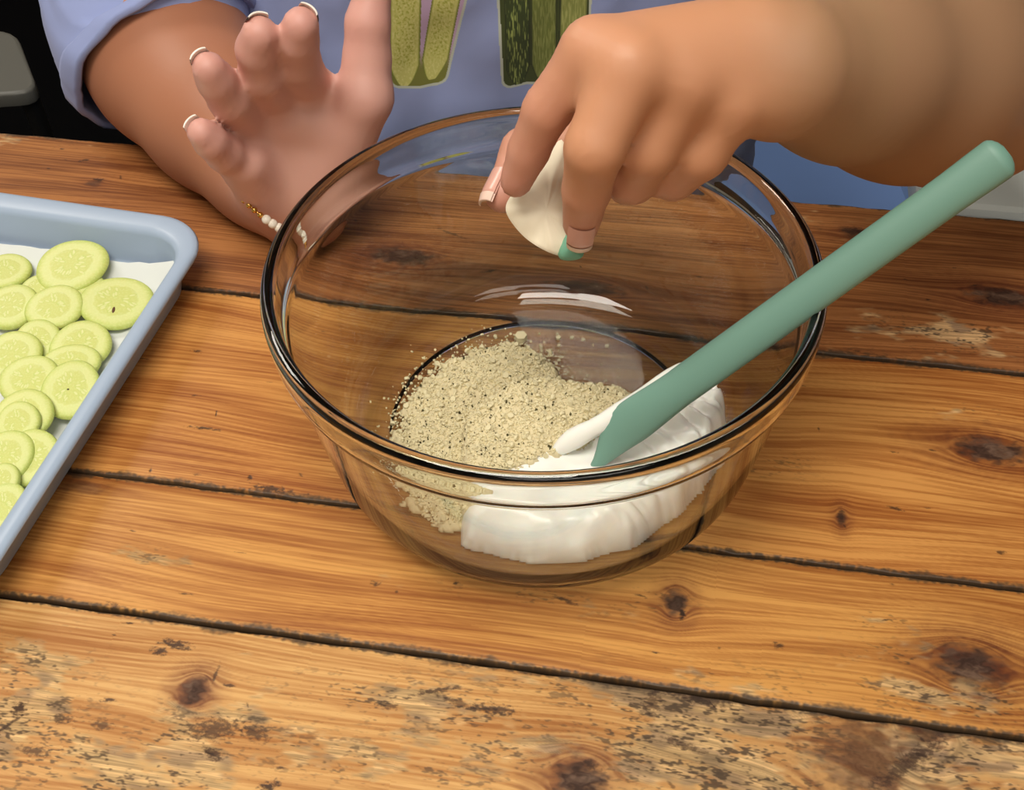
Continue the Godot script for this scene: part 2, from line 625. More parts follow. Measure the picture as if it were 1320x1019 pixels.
func build_table() -> void:
	var t := thing("dining_table", "worn varnished pine plank table with dark knots and grimy joints", "table", N * -0.2 + Vector3(0, FLOOR_Y, 0))
	plank_images.resize(4)
	var task := WorkerThreadPool.add_group_task(paint_plank, 4)
	WorkerThreadPool.wait_for_group_task_completion(task)
	for k in 7:
		var im: Array = plank_images[mini(k, 3)]
		var m := mat(Color.WHITE, 1.0)
		m.metallic_specular = 0.38
		m.albedo_texture = ImageTexture.create_from_image(im[0]) if k < 4 else null
		if k >= 4:
			m = wood_rest
		else:
			m.roughness_texture = ImageTexture.create_from_image(im[1])
			m.roughness_texture_channel = BaseMaterial3D.TEXTURE_CHANNEL_RED
			m.heightmap_enabled = true
			m.heightmap_texture = m.albedo_texture
			m.heightmap_scale = 0.035
			if k == 3:
				wood_rest = m
		part(t, "plank", plank_mesh(EDGES[k], EDGES[k + 1], k), m)
	var under := mat(Color(.09, .07, .055), 0.9)
	var turn := Basis(Vector3.UP, -YAW)
	part(t, "added_dark_backing", rbox(Vector3(1.86, 0.02, 0.90), 0.004, 0.003, Transform3D(turn, N * -0.2 + Vector3(0, -0.0525, 0))), under)  # dark board added under the planks to keep the gaps between them dark
	var brown := mat(Color(.38, .23, .12), 0.5)
	for c in [[-0.85, -0.6], [0.85, -0.6], [-0.85, 0.2], [0.85, 0.2]]:
		part(t, "leg", rbox(Vector3(0.07, 0.69, 0.07), 0.008, 0.004, Transform3D(turn, S * c[0] + N * c[1] + Vector3(0, FLOOR_Y, 0))), brown)
	for c in [-0.6, 0.2]:
		part(t, "apron", rbox(Vector3(1.62, 0.07, 0.022), 0.003, 0.002, Transform3D(turn, N * c + Vector3(0, -0.1225, 0))), brown)


var wood_rest: StandardMaterial3D


# ---------------------------------------------------------------- glass bowl and what is in it
func build_bowl() -> void:
	var b := thing("mixing_bowl", "large clear glass mixing bowl with thick greenish rim in the middle of the table", "bowl", BOWL)
	var p := [Vector2(.0001, .0030), Vector2(.060, .0030), Vector2(.080, .0026), Vector2(.0860, .0004), Vector2(.0920, .0003), Vector2(.0985, .0016), Vector2(.1055, .0056), Vector2(.1110, .0115), Vector2(.1152, .0210), Vector2(.1186, .0360), Vector2(.1222, .0560), Vector2(.1256, .0760), Vector2(.1284, .0930),
		Vector2(.1296, .0985), Vector2(.1318, .1005), Vector2(.1336, .1045), Vector2(.1345, .1110), Vector2(.1350, .1165), Vector2(.1349, .1200), Vector2(.1338, .1226), Vector2(.1318, .1237), Vector2(.1296, .1234), Vector2(.1280, .1214), Vector2(.1273, .1180),
		Vector2(.1268, .1090), Vector2(.1260, .1030), Vector2(.1246, .0985), Vector2(.1236, .0930), Vector2(.1208, .0760), Vector2(.1174, .0560), Vector2(.1139, .0380), Vector2(.1103, .0245), Vector2(.1054, .0152), Vector2(.0975, .0096), Vector2(.0870, .0072), Vector2(.0660, .0066), Vector2(.0001, .0065)]
	var glass := mat(Color(.958, .98, .972, 0.0), 0.0)
	glass.transparency = BaseMaterial3D.TRANSPARENCY_ALPHA
	glass.refraction_enabled = true
	glass.refraction_scale = 0.05
	part(b, "glass_body", lathe(smooth_profile(p, 4), 160), glass, true)


const SLAB := [Vector2(-.043, .080), Vector2(-.044, .014), Vector2(-.022, -.008), Vector2(.004, -.015), Vector2(.040, -.006), Vector2(.074, .004), Vector2(.098, .010), Vector2(.094, .034), Vector2(.072, .058), Vector2(.040, .086), Vector2(.0, .095)]
const SPILL := [Vector2(-.078, .030), Vector2(-.080, .006), Vector2(-.072, -.024), Vector2(-.056, -.046), Vector2(-.036, -.058), Vector2(-.014, -.062), Vector2(.006, -.050), Vector2(.012, -.024), Vector2(.044, -.010), Vector2(.056, .004), Vector2(.044, .022), Vector2(.020, .038), Vector2(-.016, .052), Vector2(-.040, .064), Vector2(-.054, .068), Vector2(-.068, .054)]


func inside_by(poly: PackedVector2Array, p: Vector2) -> float:
	var d := INF
	for i in poly.size():
		d = minf(d, p.distance_to(Geometry2D.get_closest_point_to_segment(p, poly[i], poly[(i + 1) % poly.size()])))
	return d if Geometry2D.is_point_in_polygon(p, poly) else -d


var lumps: FastNoiseLite


func bowl_floor(p: Vector2) -> float:
	var r := p.length()
	var steps := [[0.0, .0067], [.066, .0069], [.087, .0075], [.0975, .0099], [.1054, .0155], [.1103, .0248], [.1139, .0384]]
	for i in 6:
		if r <= steps[i + 1][0]:
			return lerpf(steps[i][1], steps[i + 1][1], (r - steps[i][0]) / (steps[i + 1][0] - steps[i][0]))
	return .0384


func cream_top(p: Vector2) -> float:
	var d := inside_by(PackedVector2Array(SLAB), p) + 0.0016 * lumps.get_noise_2d(p.x * 40.0, p.y * 40.0)
	var ramp := clampf(d / lerpf(0.008, 0.019, smoothstep(.03, .07, p.y)), 0.0, 1.0)
	var rise := sqrt(ramp * (2.0 - ramp))
	var right := smoothstep(.012, .075, p.x)
	var fold := absf(lumps.get_noise_2d(p.x * 24.0 + 4.0, p.y * 40.0 - p.x * 26.0))
	var h := 0.0235 + 0.0028 * lumps.get_noise_2d(p.x * 20.0, p.y * 20.0) + right * (0.012 * fold + 0.012 * smoothstep(.055, .086, p.x))
	return bowl_floor(p) + h * rise


func powder_top(p: Vector2) -> float:
	var d := inside_by(PackedVector2Array(SPILL), p) + 0.006 * lumps.get_noise_2d(p.x * 60.0 + 20.0, p.y * 60.0) + 0.003 * lumps.get_noise_2d(p.x * 200.0, p.y * 200.0)
	var under := maxf(cream_top(p), bowl_floor(p))
	if d < -0.0005:
		return under - 0.004
	var heap := 0.0075 * sqrt(clampf(d / 0.02, 0.0, 1.0)) + 0.0012 * lumps.get_noise_2d(p.x * 90.0, p.y * 90.0) + 0.0008 * lumps.get_noise_2d(p.x * 320.0, p.y * 320.0)
	return under + heap * (0.55 if cream_top(p) > bowl_floor(p) + 0.015 else 1.0) - 0.0004


func heightfield(f: Callable, poly: Array, step: float, low: Callable) -> ArrayMesh:
	# a lump whose top is f(x, z) and whose underside is low(x, z)
	var lo := Vector2.INF
	var hi := -Vector2.INF
	for p in poly:
		lo = lo.min(p)
		hi = hi.max(p)
	lo -= Vector2.ONE * 0.008
	hi += Vector2.ONE * 0.008
	var nx := int((hi.x - lo.x) / step) + 1
	var ny := int((hi.y - lo.y) / step) + 1
	var top := PackedFloat32Array()
	var bot := PackedFloat32Array()
	for j in ny:
		for i in nx:
			var p := lo + Vector2(i, j) * step
			top.append(f.call(p))
			bot.append(low.call(p))
	var v := PackedVector3Array()
	var idx := PackedInt32Array()
	var at_top := {}
	var at_bot := {}
	for j in ny - 1:
		for i in nx - 1:
			var q := [j * nx + i, j * nx + i + 1, (j + 1) * nx + i + 1, (j + 1) * nx + i]
			var any := false
			for c in q:
				if top[c] > bot[c] + 0.0002:
					any = true
			if not any:
				continue
			for c in q:
				if not at_top.has(c):
					var p: Vector2 = lo + Vector2(c % nx, c / nx) * step
					at_top[c] = v.size()
					v.append(Vector3(p.x, maxf(top[c], bot[c]), p.y))
					if top[c] > bot[c] + 0.0002:
						at_bot[c] = v.size()
						v.append(Vector3(p.x, bot[c], p.y))
					else:
						at_bot[c] = at_top[c]
			idx.append_array([at_top[q[0]], at_top[q[1]], at_top[q[2]], at_top[q[0]], at_top[q[2]], at_top[q[3]]])
			idx.append_array([at_bot[q[0]], at_bot[q[2]], at_bot[q[1]], at_bot[q[0]], at_bot[q[3]], at_bot[q[2]]])
	return finish(v, idx)


func build_contents() -> void:
	lumps = fnoise(5, 1.0, 2)
	var cm := mat(Color(.96, .955, .93), 0.32)
	cm.subsurf_scatter_enabled = true
	cm.subsurf_scatter_strength = 0.12
	var c := thing("sour_cream", "thick white dollop of sour cream on the floor of the glass bowl", "cream", BOWL + Vector3(0, .0075, 0))
	var slab := heightfield(cream_top, SLAB, 0.0016, func(p): return bowl_floor(p))
	part(c, "cream_mass", slab, cm).position = Vector3(0, -.0075, 0)
	# the streak of cream that clings to the spatula's blade
	var e := px(748, 592, .033)
	var r := px(1050, 375, .131)
	var d := (r - e)
	var left := d.cross(CB).normalized() * -1.0
	if left.dot(CU) < 0:
		left = -left
	var pts := []
	var rad := []
	for i in 15:
		var t := i / 14.0
		pts.append(e + d * (-0.10 + t * 0.60) + left * (0.0095 - 0.0025 * t + 0.0012 * sin(t * 9.0)) - CB * 0.003)
		rad.append(Vector2(lerpf(0.0085, 0.0022, t) * (0.9 + 0.15 * sin(t * 14.0)) * lerpf(.25, 1., smoothstep(0., .3, t)), (0.0055 - 0.003 * t) * lerpf(.4, 1., smoothstep(0., .2, t))))
	part(c, "cream_smear", tube(pts, rad, 14, left), cm)
	var s := thing("seasoning_powder", "heap of pale yellow seasoning powder flecked with herbs beside and on the cream", "seasoning", BOWL + Vector3(-.03, .0075, 0))
	var heap := part(s, "powder_heap", heightfield(powder_top, SPILL, 0.0013, func(p): return maxf(bowl_floor(p), cream_top(p) - 0.004)), mat(Color(.84, .79, .64), 0.95))
	heap.position = Vector3(.03, -.0075, 0)
	heap.set_meta("kind", "stuff")
	for kind in 2:
		var grain := ball(Vector3.ZERO, Vector3(1, .8, 1), 3)
		var where: Array[Transform3D] = []
		rng.seed = 400 + kind
		var wanted: int = [9000, 420][kind]
		var tries := 0
		while where.size() < wanted and tries < wanted * 8:
			tries += 1
			var p := Vector2(rng.randf_range(-.1, .075), rng.randf_range(-.085, .09))
			if p.length() > 0.099:
				continue
			var din := inside_by(PackedVector2Array(SPILL), p)
			var h: float
			if din < 0.0:
				if kind == 1 or rng.randf() > exp(din / 0.0055) * 0.55 or p.y > 0.03:
					continue
				h = maxf(bowl_floor(p), cream_top(p))
			else:
				h = maxf(powder_top(p), maxf(bowl_floor(p), cream_top(p)))
			var size := rng.randf_range(.00035, .0010) if rng.randf() < 0.94 else rng.randf_range(.001, .0021)
			if kind == 1:
				size = rng.randf_range(.0004, .0009)
			where.append(Transform3D(Basis.from_euler(Vector3(rng.randf() * 6, rng.randf() * 6, rng.randf() * 6)).scaled(Vector3(size, size, size * (1.0 if kind == 0 else rng.randf_range(.7, 1.8)))), Vector3(p.x, h + size * 0.35, p.y)))
		if kind == 0:
			for q in [[Vector2(-.010, -.066), .0042], [Vector2(-.004, -.052), .003], [Vector2(.012, -.066), .0018], [Vector2(.02, -.066), .0014], [Vector2(.0265, -.064), .0013], [Vector2(.04, -.058), .0014], [Vector2(.012, -.060), .0012]]:
				where.append(Transform3D(Basis().scaled(Vector3.ONE * q[1]), Vector3(q[0].x, bowl_floor(q[0]) + q[1] * .7, q[0].y)))
		var mm := MultiMesh.new()
		mm.transform_format = MultiMesh.TRANSFORM_3D
		mm.mesh = grain
		mm.instance_count = where.size()
		for i in where.size():
			mm.set_instance_transform(i, where[i])
		var g := MultiMeshInstance3D.new()
		g.name = ["powder_grains", "herb_flecks"][kind]
		g.multimesh = mm
		g.material_override = mat([Color(.86, .82, .67), Color(.30, .28, .15)][kind], 0.9)
		g.set_meta("kind", "stuff")
		s.add_child(g, true)
		g.position = Vector3(.03, -.0075, 0)


func build_spatula() -> void:
	var e := px(748, 592, .033)
	var r := px(1050, 375, .131)
	var d := r - e
	var t := thing("spatula", "long matte teal silicone spatula leaning out of the glass bowl over its right rim", "spatula", e)
	var m := mat(Color(.44, .60, .545), 0.5)
	var pts := []
	var rad := []
	for i in 25:
		var k := i / 24.0
		pts.append(e + d * lerpf(0.46, 1.645, k))
		rad.append(Vector2(0.0094 - 0.0004 * k + 0.0006 * smoothstep(.85, 1.0, k), 0.0056))
	var wide := d.cross(CB).normalized()
	if wide.dot(CU) < 0.0:
		wide = -wide
	part(t, "handle", tube(pts, rad, 28, wide, true, false), m)
	# the blade: widens from the handle, cut aslant at its tip, standing on its edge in the cream
	pts = []
	rad = []
	for i in 17:
		var k := i / 16.0
		var cut := smoothstep(.52, 1.0, k)
		pts.append(e + d * lerpf(0.52, -0.02, k) - CB * 0.003 * smoothstep(.2, 1., k) - wide * 0.0085 * cut)
		rad.append(Vector2(lerpf(0.00932, 0.0110, smoothstep(.1, .55, k)) * lerpf(1.0, 0.16, cut), lerpf(0.00555, 0.0030, smoothstep(.1, 1., k))))
	part(t, "blade", tube(pts, rad, 28, wide, true, false), m)


# ---------------------------------------------------------------- tray with cucumber
const TRAY_TURN := 14.9
var tray_x: Vector3
var tray_z: Vector3
var tray_corner: Vector3


func build_tray() -> void:
	var a := deg_to_rad(TRAY_TURN)
	tray_x = Vector3(cos(a), 0, sin(a))
	tray_z = Vector3(-sin(a), 0, cos(a))
	var h := 0.028
	# outer far right corner of the rim, where its two edges would meet
	var p1 := px(120, 263, h)
	var p2 := px(130, 516, h)
	tray_corner = p1 + tray_x * (p2 - p1).dot(tray_x)
	tray_corner.y = 0.0
	var sx := 0.36
	var sz := 0.30
	var mid := tray_corner - tray_x * sx / 2 + tray_z * sz / 2
	var t := thing("baking_tray", "blue-grey metal baking tray with a rounded rim at the left edge of the table", "tray", mid)
	var xf := Transform3D(Basis(tray_x, Vector3.UP, tray_z), mid)
	var rings := []
	# [inset of the short ends' side (z), inset of the long side (x), height, corner radius]
	var prof := [[.026, .0165, .0022, .020], [.0225, .013, .0008, .024], [.021, .0115, .0016, .026], [.0135, .0075, .0245, .030], [.004, .003, .0235, .033], [.0008, .0008, .0236, .035], [.0, .0, .0255, .036], [.0012, .0012, .0275, .035], [.004, .004, .0282, .033],
		[.0125, .0085, .0278, .030], [.0165, .0105, .0262, .028], [.0180, .0118, .0235, .026], [.0235, .0150, .0062, .020], [.0255, .0170, .0036, .018], [.0300, .0210, .0030, .014]]
	for q in prof:
		var ring := rounded_rect(sx - 2 * q[1], sz - 2 * q[0], q[3], q[2], 10)
		for i in ring.size():
			ring[i] = xf * ring[i]
		rings.append(ring)
	var m := mat(Color(.62, .69, .78), 0.38)
	part(t, "pan", loft(rings), m)
	# paper towel
	var pt := thing("paper_towel", "white paper towel lining the blue-grey tray under the cucumber slices", "paper towel", mid)
	var crease := fnoise(8, 1.0, 2)
	var top := []
	var nx := 46
	var nz := 40
	var lo := Vector2(-sx / 2 + .024, -sz / 2 + .028)
	var hi := Vector2(sx / 2 - .0175, sz / 2 - .030)
	for layer in 2:
		for j in (nz + 1):
			var row := PackedVector3Array()
			var jj := j if layer == 0 else nz - j
			for i in nx + 1:
				var u := float(i) / nx
				var w := float(jj) / nz
				var p := Vector2(lerpf(lo.x, hi.x, u), lerpf(lo.y, hi.y, w))
				var up := smoothstep(.016, 0.0, p.y - lo.y) * 0.004 + smoothstep(.010, 0., hi.x - p.x) * 0.0025 + smoothstep(.03, 0., (hi.x - p.x) + (p.y - lo.y)) * .005
				var yy := 0.0040 + up + 0.0007 * (1.0 + crease.get_noise_2d(p.x * 60.0, p.y * 60.0))
				p.y += 0.0014 * crease.get_noise_2d(p.x * 30.0, 3.0) * (1.0 - w)
				row.append(xf * Vector3(p.x, yy - (0.0005 if layer == 1 else 0.0), p.y))
			top.append(row)
	part(pt, "sheet", loft(top, false, false, false, false, null), mat(Color(.83, .85, .84), 0.95))


func cucumber_image(k: int) -> Image:
	var im := Image.create(192, 192, false, Image.FORMAT_RGB8)
	var nz := fnoise(60 + k, 1.0, 3)
	var seeds := []
	var r := RandomNumberGenerator.new()
	r.seed = 900 + k
	for lobe in 3:
		for q in 9:
			var a := TAU * (lobe + r.randf_range(-.36, .36)) / 3.0
			seeds.append([Vector2(cos(a), sin(a)) * r.randf_range(.20, .52), a + r.randf_range(-.4, .4)])
	for j in 192:
		for i in 192:
			var p := Vector2(i - 95.5, j - 95.5) / 95.5
			var rr := p.length() + 0.04 * nz.get_noise_2d(p.x * 4.0, p.y * 4.0)
			var c := Color(.83, .85, .57).lerp(Color(.73, .78, .41), smoothstep(.72, 1.0, rr))
			c = c.lerp(Color(.80, .81, .46), (1.0 - smoothstep(.48, .66, rr)) * 0.8)
			c = c.lerp(Color(.87, .89, .65), 0.3 * smoothstep(.05, .0, absf(rr - .60)))
			c = c.lerp(Color(.87, .88, .65), clampf(0.5 * nz.get_noise_2d(p.x * 9.0, p.y * 9.0), 0.0, 1.0))
			for s in seeds:
				var q: Vector2 = (p - s[0]).rotated(-s[1])
				var e := Vector2(q.x / .10, q.y / .042).length()
				if e < 1.25:
					c = c.lerp(Color(.87, .87, .62), 0.8 - 0.8 * smoothstep(.6, .95, e))
					c = c.lerp(Color(.74, .80, .42), 0.45 * (1.0 - smoothstep(.0, .28, absf(e - 1.05))))
			im.set_pixel(i, j, c)
	return im


func slice_meshes(r: float, th: float, wob: int, squash: float) -> Array:
	# flesh: a disc with soft edges and a faintly three-lobed outline; core: the slightly raised seed bed
	var out := []
	for which in 2:
		var rings := []
		var uvs := []
		var prof := [[.88, 0.0], [.96, .10], [1.0, .38], [1.0, .55], [.97, .82], [.91, .97], [.80, 1.05], [.56, 1.06]] if which == 0 else [[.60, 1.0], [.57, 1.075], [.45, 1.085], [.2, 1.09]]
		for q in prof:
			var ring := PackedVector3Array()
			var uv := PackedVector2Array()
			for i in 48:
				var a := TAU * i / 48
				var w := 1.0 + 0.022 * cos(3.0 * a + wob) + 0.015 * sin(2.0 * a + wob * 2.0)
				var d: Vector2 = Vector2(cos(a), sin(a)) * q[0] * (w if which == 0 else 1.0 + 0.07 * cos(3.0 * a + wob))
				ring.append(Vector3(d.x * r, th * (q[1] - 0.5), d.y * r * squash))
				uv.append(Vector2(0.5, 0.5) + d / w * 0.49)
			rings.append(ring)
			uvs.append(uv)
		out.append(loft(rings, true, true, false, true, uvs))
	return out


# photo pixel of the centre, radius (m), tilt up at the far side (degrees), tilt sideways, lift, squash, label
func build_cucumbers() -> void:
	var mats := []
	for k in 4:
		var m := mat(Color.WHITE, 0.45)
		m.metallic_specular = 0.35
		m.albedo_texture = ImageTexture.create_from_image(cucumber_image(k))
		m.subsurf_scatter_enabled = true
		m.subsurf_scatter_strength = 0.08
		mats.append(m)
	var g := "cucumber slices on the tray"
	var list := [
		[8, 351, .0145, 3, 0, 0., 1., "pale cucumber slice cut off by the photo's left edge, farthest back on the tray"],
		[93, 344, .0205, 9, -5, .0022, .98, "largest cucumber slice, wide seedy face, at the far side of the tray"],
		[150, 391, .0205, 7, 14, .0010, .90, "translucent yellowish cucumber slice with a brown blemish near the tray's right rim"],
		[14, 396, .0155, 9, 0, .0020, 1., "cucumber slice at the photo's left edge, second from the back"],
		[71, 397, .0160, 11, 0, .0040, .95, "small smooth cucumber slice lying just below the largest slice"],
		[104, 446, .0165, 9, 6, .0006, .98, "seedy cucumber slice below the blemished slice, beside the tray's right rim"],
		[48, 441, .0130, 11, 4, .0018, 1.1, "cucumber slice mostly hidden behind a larger slice in the middle of the pile"],
		[17, 459, .0150, 13, -3, .0046, 1.05, "round seedy cucumber slice at the left edge, middle of the pile"],
		[92, 470, .0155, 11, 5, .0030, .8, "cucumber slice peeking out as a crescent above a smooth pale slice"],
		[38, 491, .0158, 13, 0, .0072, .95, "oval cucumber slice with clear seeds lying in the centre of the pile"],
		[92, 503, .0148, 15, 8, .0056, 1.18, "smooth pale cucumber slice with one small dark spot against the right rim"],
		[30, 536, .0155, 14, 0, .0080, .95, "cucumber slice forming a pale ring around a smaller slice"],
		[24, 545, .0112, 17, 0, .0125, 1.0, "small bright green cucumber slice lying on top of a larger ring-like slice"],
		[42, 590, .0130, 15, 8, .0060, 1.2, "cucumber slice tilted against the tray's right rim near the front"],
		[9, 590, .0130, 14, 0, .0100, 1.15, "glossy cucumber slice at the left edge overlapping the tilted slice near the front"],
		[2, 622, .0090, 14, 4, .0110, 1.1, "small cucumber slice at the left edge, second from the front"],
		[6, 655, .0110, 12, 8, .0060, 1.2, "frontmost cucumber slice, only a green sliver beside the tray rim"],
		[112, 372, .0105, 4, 0, -.0005, 1., "cucumber slice hidden between the largest slice and the blemished one"],
		[50, 374, .0110, 4, 0, -.0010, 1., "pale cucumber slice peeking from under the largest slice on its left"],
	]
	for i in list.size():
		var q: Array = list[i]
		var r: float = q[2] * 1.10
		var th := 0.0044
		var hgt: float = 0.0060 + q[4] * 0.0 + r * sin(deg_to_rad(q[3])) + th / 2 + q[5] * 0.6
		var t := thing("cucumber_slice", q[7], "cucumber slice", px(q[0], q[1], hgt), g)
		t.rotation = Vector3(deg_to_rad(q[3]), 0, deg_to_rad(-q[4]) * 0.5)
		var ms := slice_meshes(r, th, i, q[6])
		part(t, "flesh", ms[0], mats[i % 4], true)
		part(t, "seed_core", ms[1], mats[i % 4], true)
		if i == 2:
			part(t, "brown_blemish", ball(Vector3(.000, th * .56, .0075), Vector3(.0010, .0004, .0027), 6), mat(Color(.35, .22, .10), .6), true)
		if i == 10:
			part(t, "dark_spot", ball(Vector3(-.001, th * .58, .001), Vector3(.0007, .0003, .0006), 6), mat(Color(.30, .28, .14), .6), true)


# ---------------------------------------------------------------- person
const SKIN := Color(.66, .44, .33)
const BACKHAND := Color(.78, .56, .42)
const PALM := Color(.86, .67, .61)
const TIP := Color(.80, .57, .53)


func limb(bones: Array, pts: Array, radii: Array, k: float, color: Color) -> void:
	for i in pts.size() - 1:
		bones.append(bone(pts[i], pts[i + 1], radii[i], radii[i + 1], k, color))


func finger(bones: Array, nails: Array, pts: Array, radii: Array, color: Color, dorsal: Vector3, nail := true) -> void:
	for i in pts.size() - 1:
		bones.append(bone(pts[i], pts[i + 1], radii[i], radii[i + 1], 0.003 if i > 0 else 0.005, color if i < pts.size() - 2 else color.lerp(TIP, 0.5)))
	if nail:
		var e: Vector3 = pts[pts.size() - 1]
		var t: Vector3 = (e - pts[pts.size() - 2]).normalized()
		var up := (dorsal - t * dorsal.dot(t)).normalized()
		nails.append([e, t, up, radii[radii.size() - 1], 0.0 if dorsal.dot(CB) < 0.0 else 1.0])


func nail_mesh(e: Vector3, t: Vector3, up: Vector3, r: float, from: float, to: float, wide: float) -> ArrayMesh:
	var side := t.cross(up)
	var rings := []
	for layer in 2:
		for i in 9:
			var k := i / 8.0 if layer == 0 else 1.0 - i / 8.0
			var row := PackedVector3Array()
			var along := lerpf(from, to, k)
			var taper := 1.0 - 0.35 * pow(maxf(0.0, (along - 0.002) / 0.010), 2.0)
			for j in 9:
				var w := (j / 8.0 - 0.5) * 1.9
				var rr := r * wide * taper
				row.append(e + t * along + side * sin(w) * rr + up * (r * 0.92 - (1.0 - cos(w)) * rr * 0.8 - 18.0 * pow(maxf(along, 0.0), 2.0) - (0.0011 if layer == 1 else 0.0)))
			rings.append(row)
	return loft(rings, false, false, false, false)


func build_person() -> void:
	var person := thing("person", "seated person in blue pickle print t-shirt, one palm raised, other hand over bowl", "person", Vector3(0, FLOOR_Y, -.92))
	var nails := []
	var tips := []
	# ---- the hand that shows its palm, behind the bowl on the left
	var hand := []
	var wrist := at(385, 265, .762)
	var elbow := at(166, 16, .868)
	limb(hand, [elbow, elbow.lerp(wrist, .3), elbow.lerp(wrist, .57), elbow.lerp(wrist, .82), wrist], [.055, .056, .049, .037, .0290], .02, SKIN)
	var mc := [at(404, 114, .702), at(360, 130, .703), at(324, 164, .706), at(314, 214, .712)]
	var root := [at(405, 235, .742), at(388, 240, .744), at(368, 246, .748), at(350, 252, .754)]
	for i in 4:
		hand.append(bone(root[i], mc[i], .0175, [.0135, .0135, .013, .0125][i], .012, PALM))
	hand.append(bone(at(425, 225, .740), at(470, 125, .697), .0200, .0165, .012, PALM.lerp(TIP, .25)))
	hand.append(bone(at(345, 248, .742), at(318, 212, .700), .0165, .0125, .010, PALM.lerp(TIP, .2)))
	hand.append(bone(at(440, 160, .713), at(370, 150, .703), .0120, .0115, .010, PALM))
	var away := -CB + CU * 0.55
	finger(hand, nails, [at(404, 116, .703), at(386, 80, .660), at(384, 51, .637), at(388, 32, .625)], [.0125, .0120, .0112, .0098], PALM.lerp(TIP, .3), away + CX * .35)
	finger(hand, nails, [at(360, 134, .704), at(339, 96, .658), at(331, 64, .637), at(335, 44, .625)], [.0127, .0122, .0113, .0098], PALM.lerp(TIP, .3), away + CX * -.7)
	finger(hand, nails, [at(324, 166, .707), at(296, 130, .663), at(278, 103, .643), at(269, 88, .633)], [.0124, .0117, .0106, .0092], PALM.lerp(TIP, .3), away + CX * -.7)
	finger(hand, nails, [at(314, 216, .712), at(289, 198, .682), at(271, 182, .664), at(260, 171, .656)], [.0120, .0108, .0097, .0084], PALM.lerp(TIP, .3), away + CX * -.7)
	finger(hand, nails, [at(470, 125, .697), at(473, 75, .690), at(474, 30, .680), at(482, -15, .674)], [.0165, .0140, .0130, .0105], PALM.lerp(TIP, .4), away + CX * .3)
	var bones_left := hand
	# ---- the hand over the bowl, its back to us, holding the packet
	var grip := []
	var w2 := at(1010, 86, .487)
	var e2 := at(1290, 86, .665)
	limb(grip, [w2, w2.lerp(e2, .25), w2.lerp(e2, .5), w2.lerp(e2, .75), e2], [.0300, .0395, .0525, .0590, .0540], .02, Color(.62, .48, .36))
	var k2 := [at(766, 66, .462), at(810, 88, .456), at(882, 106, .465), at(944, 132, .474)]
	var c2 := [at(960, 50, .478), at(965, 70, .477), at(970, 95, .480), at(985, 115, .485)]
	for i in 4:
		grip.append(bone(c2[i], k2[i], .0175, [.0128, .0140, .0130, .0118][i], .010, BACKHAND))
	var front := CB
	finger(grip, nails, [k2[0], at(706, 140, .480), at(681, 195, .498), at(665, 234, .510)], [.0128, .0100, .0088, .0074], BACKHAND.lerp(TIP, .35), front * .3 - CX, false)
	finger(grip, nails, [k2[1], at(767, 190, .463), at(756, 245, .486), at(749, 292, .508)], [.0145, .0120, .0100, .0080], BACKHAND, front)
	finger(grip, nails, [k2[2], at(836, 192, .480), at(815, 230, .500), at(806, 240, .524)], [.0130, .0120, .0108, .0085], BACKHAND, front, false)
	finger(grip, nails, [k2[3], at(904, 196, .488), at(868, 228, .506), at(846, 232, .526)], [.0120, .0114, .0100, .0080], BACKHAND, front, false)
	finger(grip, nails, [at(960, 110, .505), at(800, 175, .540), at(676, 196, .549), at(648, 252, .542)], [.0170, .0130, .0112, .0085], BACKHAND.lerp(TIP, .3), front * .6 - CX)
	# ---- trunk, neck, head, upper arms and legs
	var trunk := []
	var sl := Vector3(-.185, .255, -.90)
	var sr := Vector3(.19, .255, -.90)
	trunk.append(bone(Vector3(-.07, -.19, -.95), Vector3(.07, -.19, -.95), .12, .12, .05, SKIN))
	trunk.append(bone(Vector3(-.06, 0, -.90), Vector3(.06, 0, -.90), .13, .13, .05, SKIN))
	trunk.append(bone(Vector3(-.08, .14, -.89), Vector3(.08, .14, -.89), .115, .115, .05, SKIN))
	trunk.append(bone(Vector3(-.12, .26, -.90), Vector3(.12, .26, -.90), .06, .06, .04, SKIN))
	trunk.append(bone(Vector3(0, .28, -.90), Vector3(0, .39, -.885), .055, .05, .03, SKIN))
	trunk.append(bone(sl, elbow, .058, .053, .03, SKIN))
	trunk.append(bone(sr, e2, .058, .049, .03, SKIN))
	trunk.append(bone(elbow, elbow.lerp(wrist, .3), .050, .048, .02, SKIN))
	for sd in [-1.0, 1.0]:
		limb(trunk, [Vector3(.09 * sd, -.20, -.95), Vector3(.11 * sd, -.215, -.52), Vector3(.11 * sd, -.67, -.58), Vector3(.12 * sd, -.715, -.46)], [.085, .058, .042, .034], .03, SKIN)
	var all := nets(trunk, .013)
	# head
	var head := []
	var hc := Vector3(0, .495, -.865)
	head.append(bone(hc + Vector3(0, .03, -.02), hc + Vector3(0, .03, .012), .078, .074, .02, SKIN))
	head.append(bone(hc + Vector3(0, -.02, .02), hc + Vector3(0, -.075, .045), .058, .032, .02, SKIN))
	head.append(bone(hc + Vector3(0, -.06, -.02), Vector3(0, .37, -.887), .05, .049, .02, SKIN))
	head.append(bone(hc + Vector3(0, .012, .088), hc + Vector3(0, -.022, .103), .008, .012, .010, SKIN))
	for sd in [-1.0, 1.0]:
		head.append(bone(hc + Vector3(.076 * sd, .01, -.01), hc + Vector3(.078 * sd, -.03, -.005), .012, .009, .006, SKIN))
		head.append(bone(hc + Vector3(.035 * sd, .028, .078), hc + Vector3(.02 * sd, .03, .084), .009, .009, .010, SKIN))
	head.append(bone(hc + Vector3(-.02, -.055, .078), hc + Vector3(.02, -.055, .078), .007, .007, .005, Color(.70, .36, .32)))
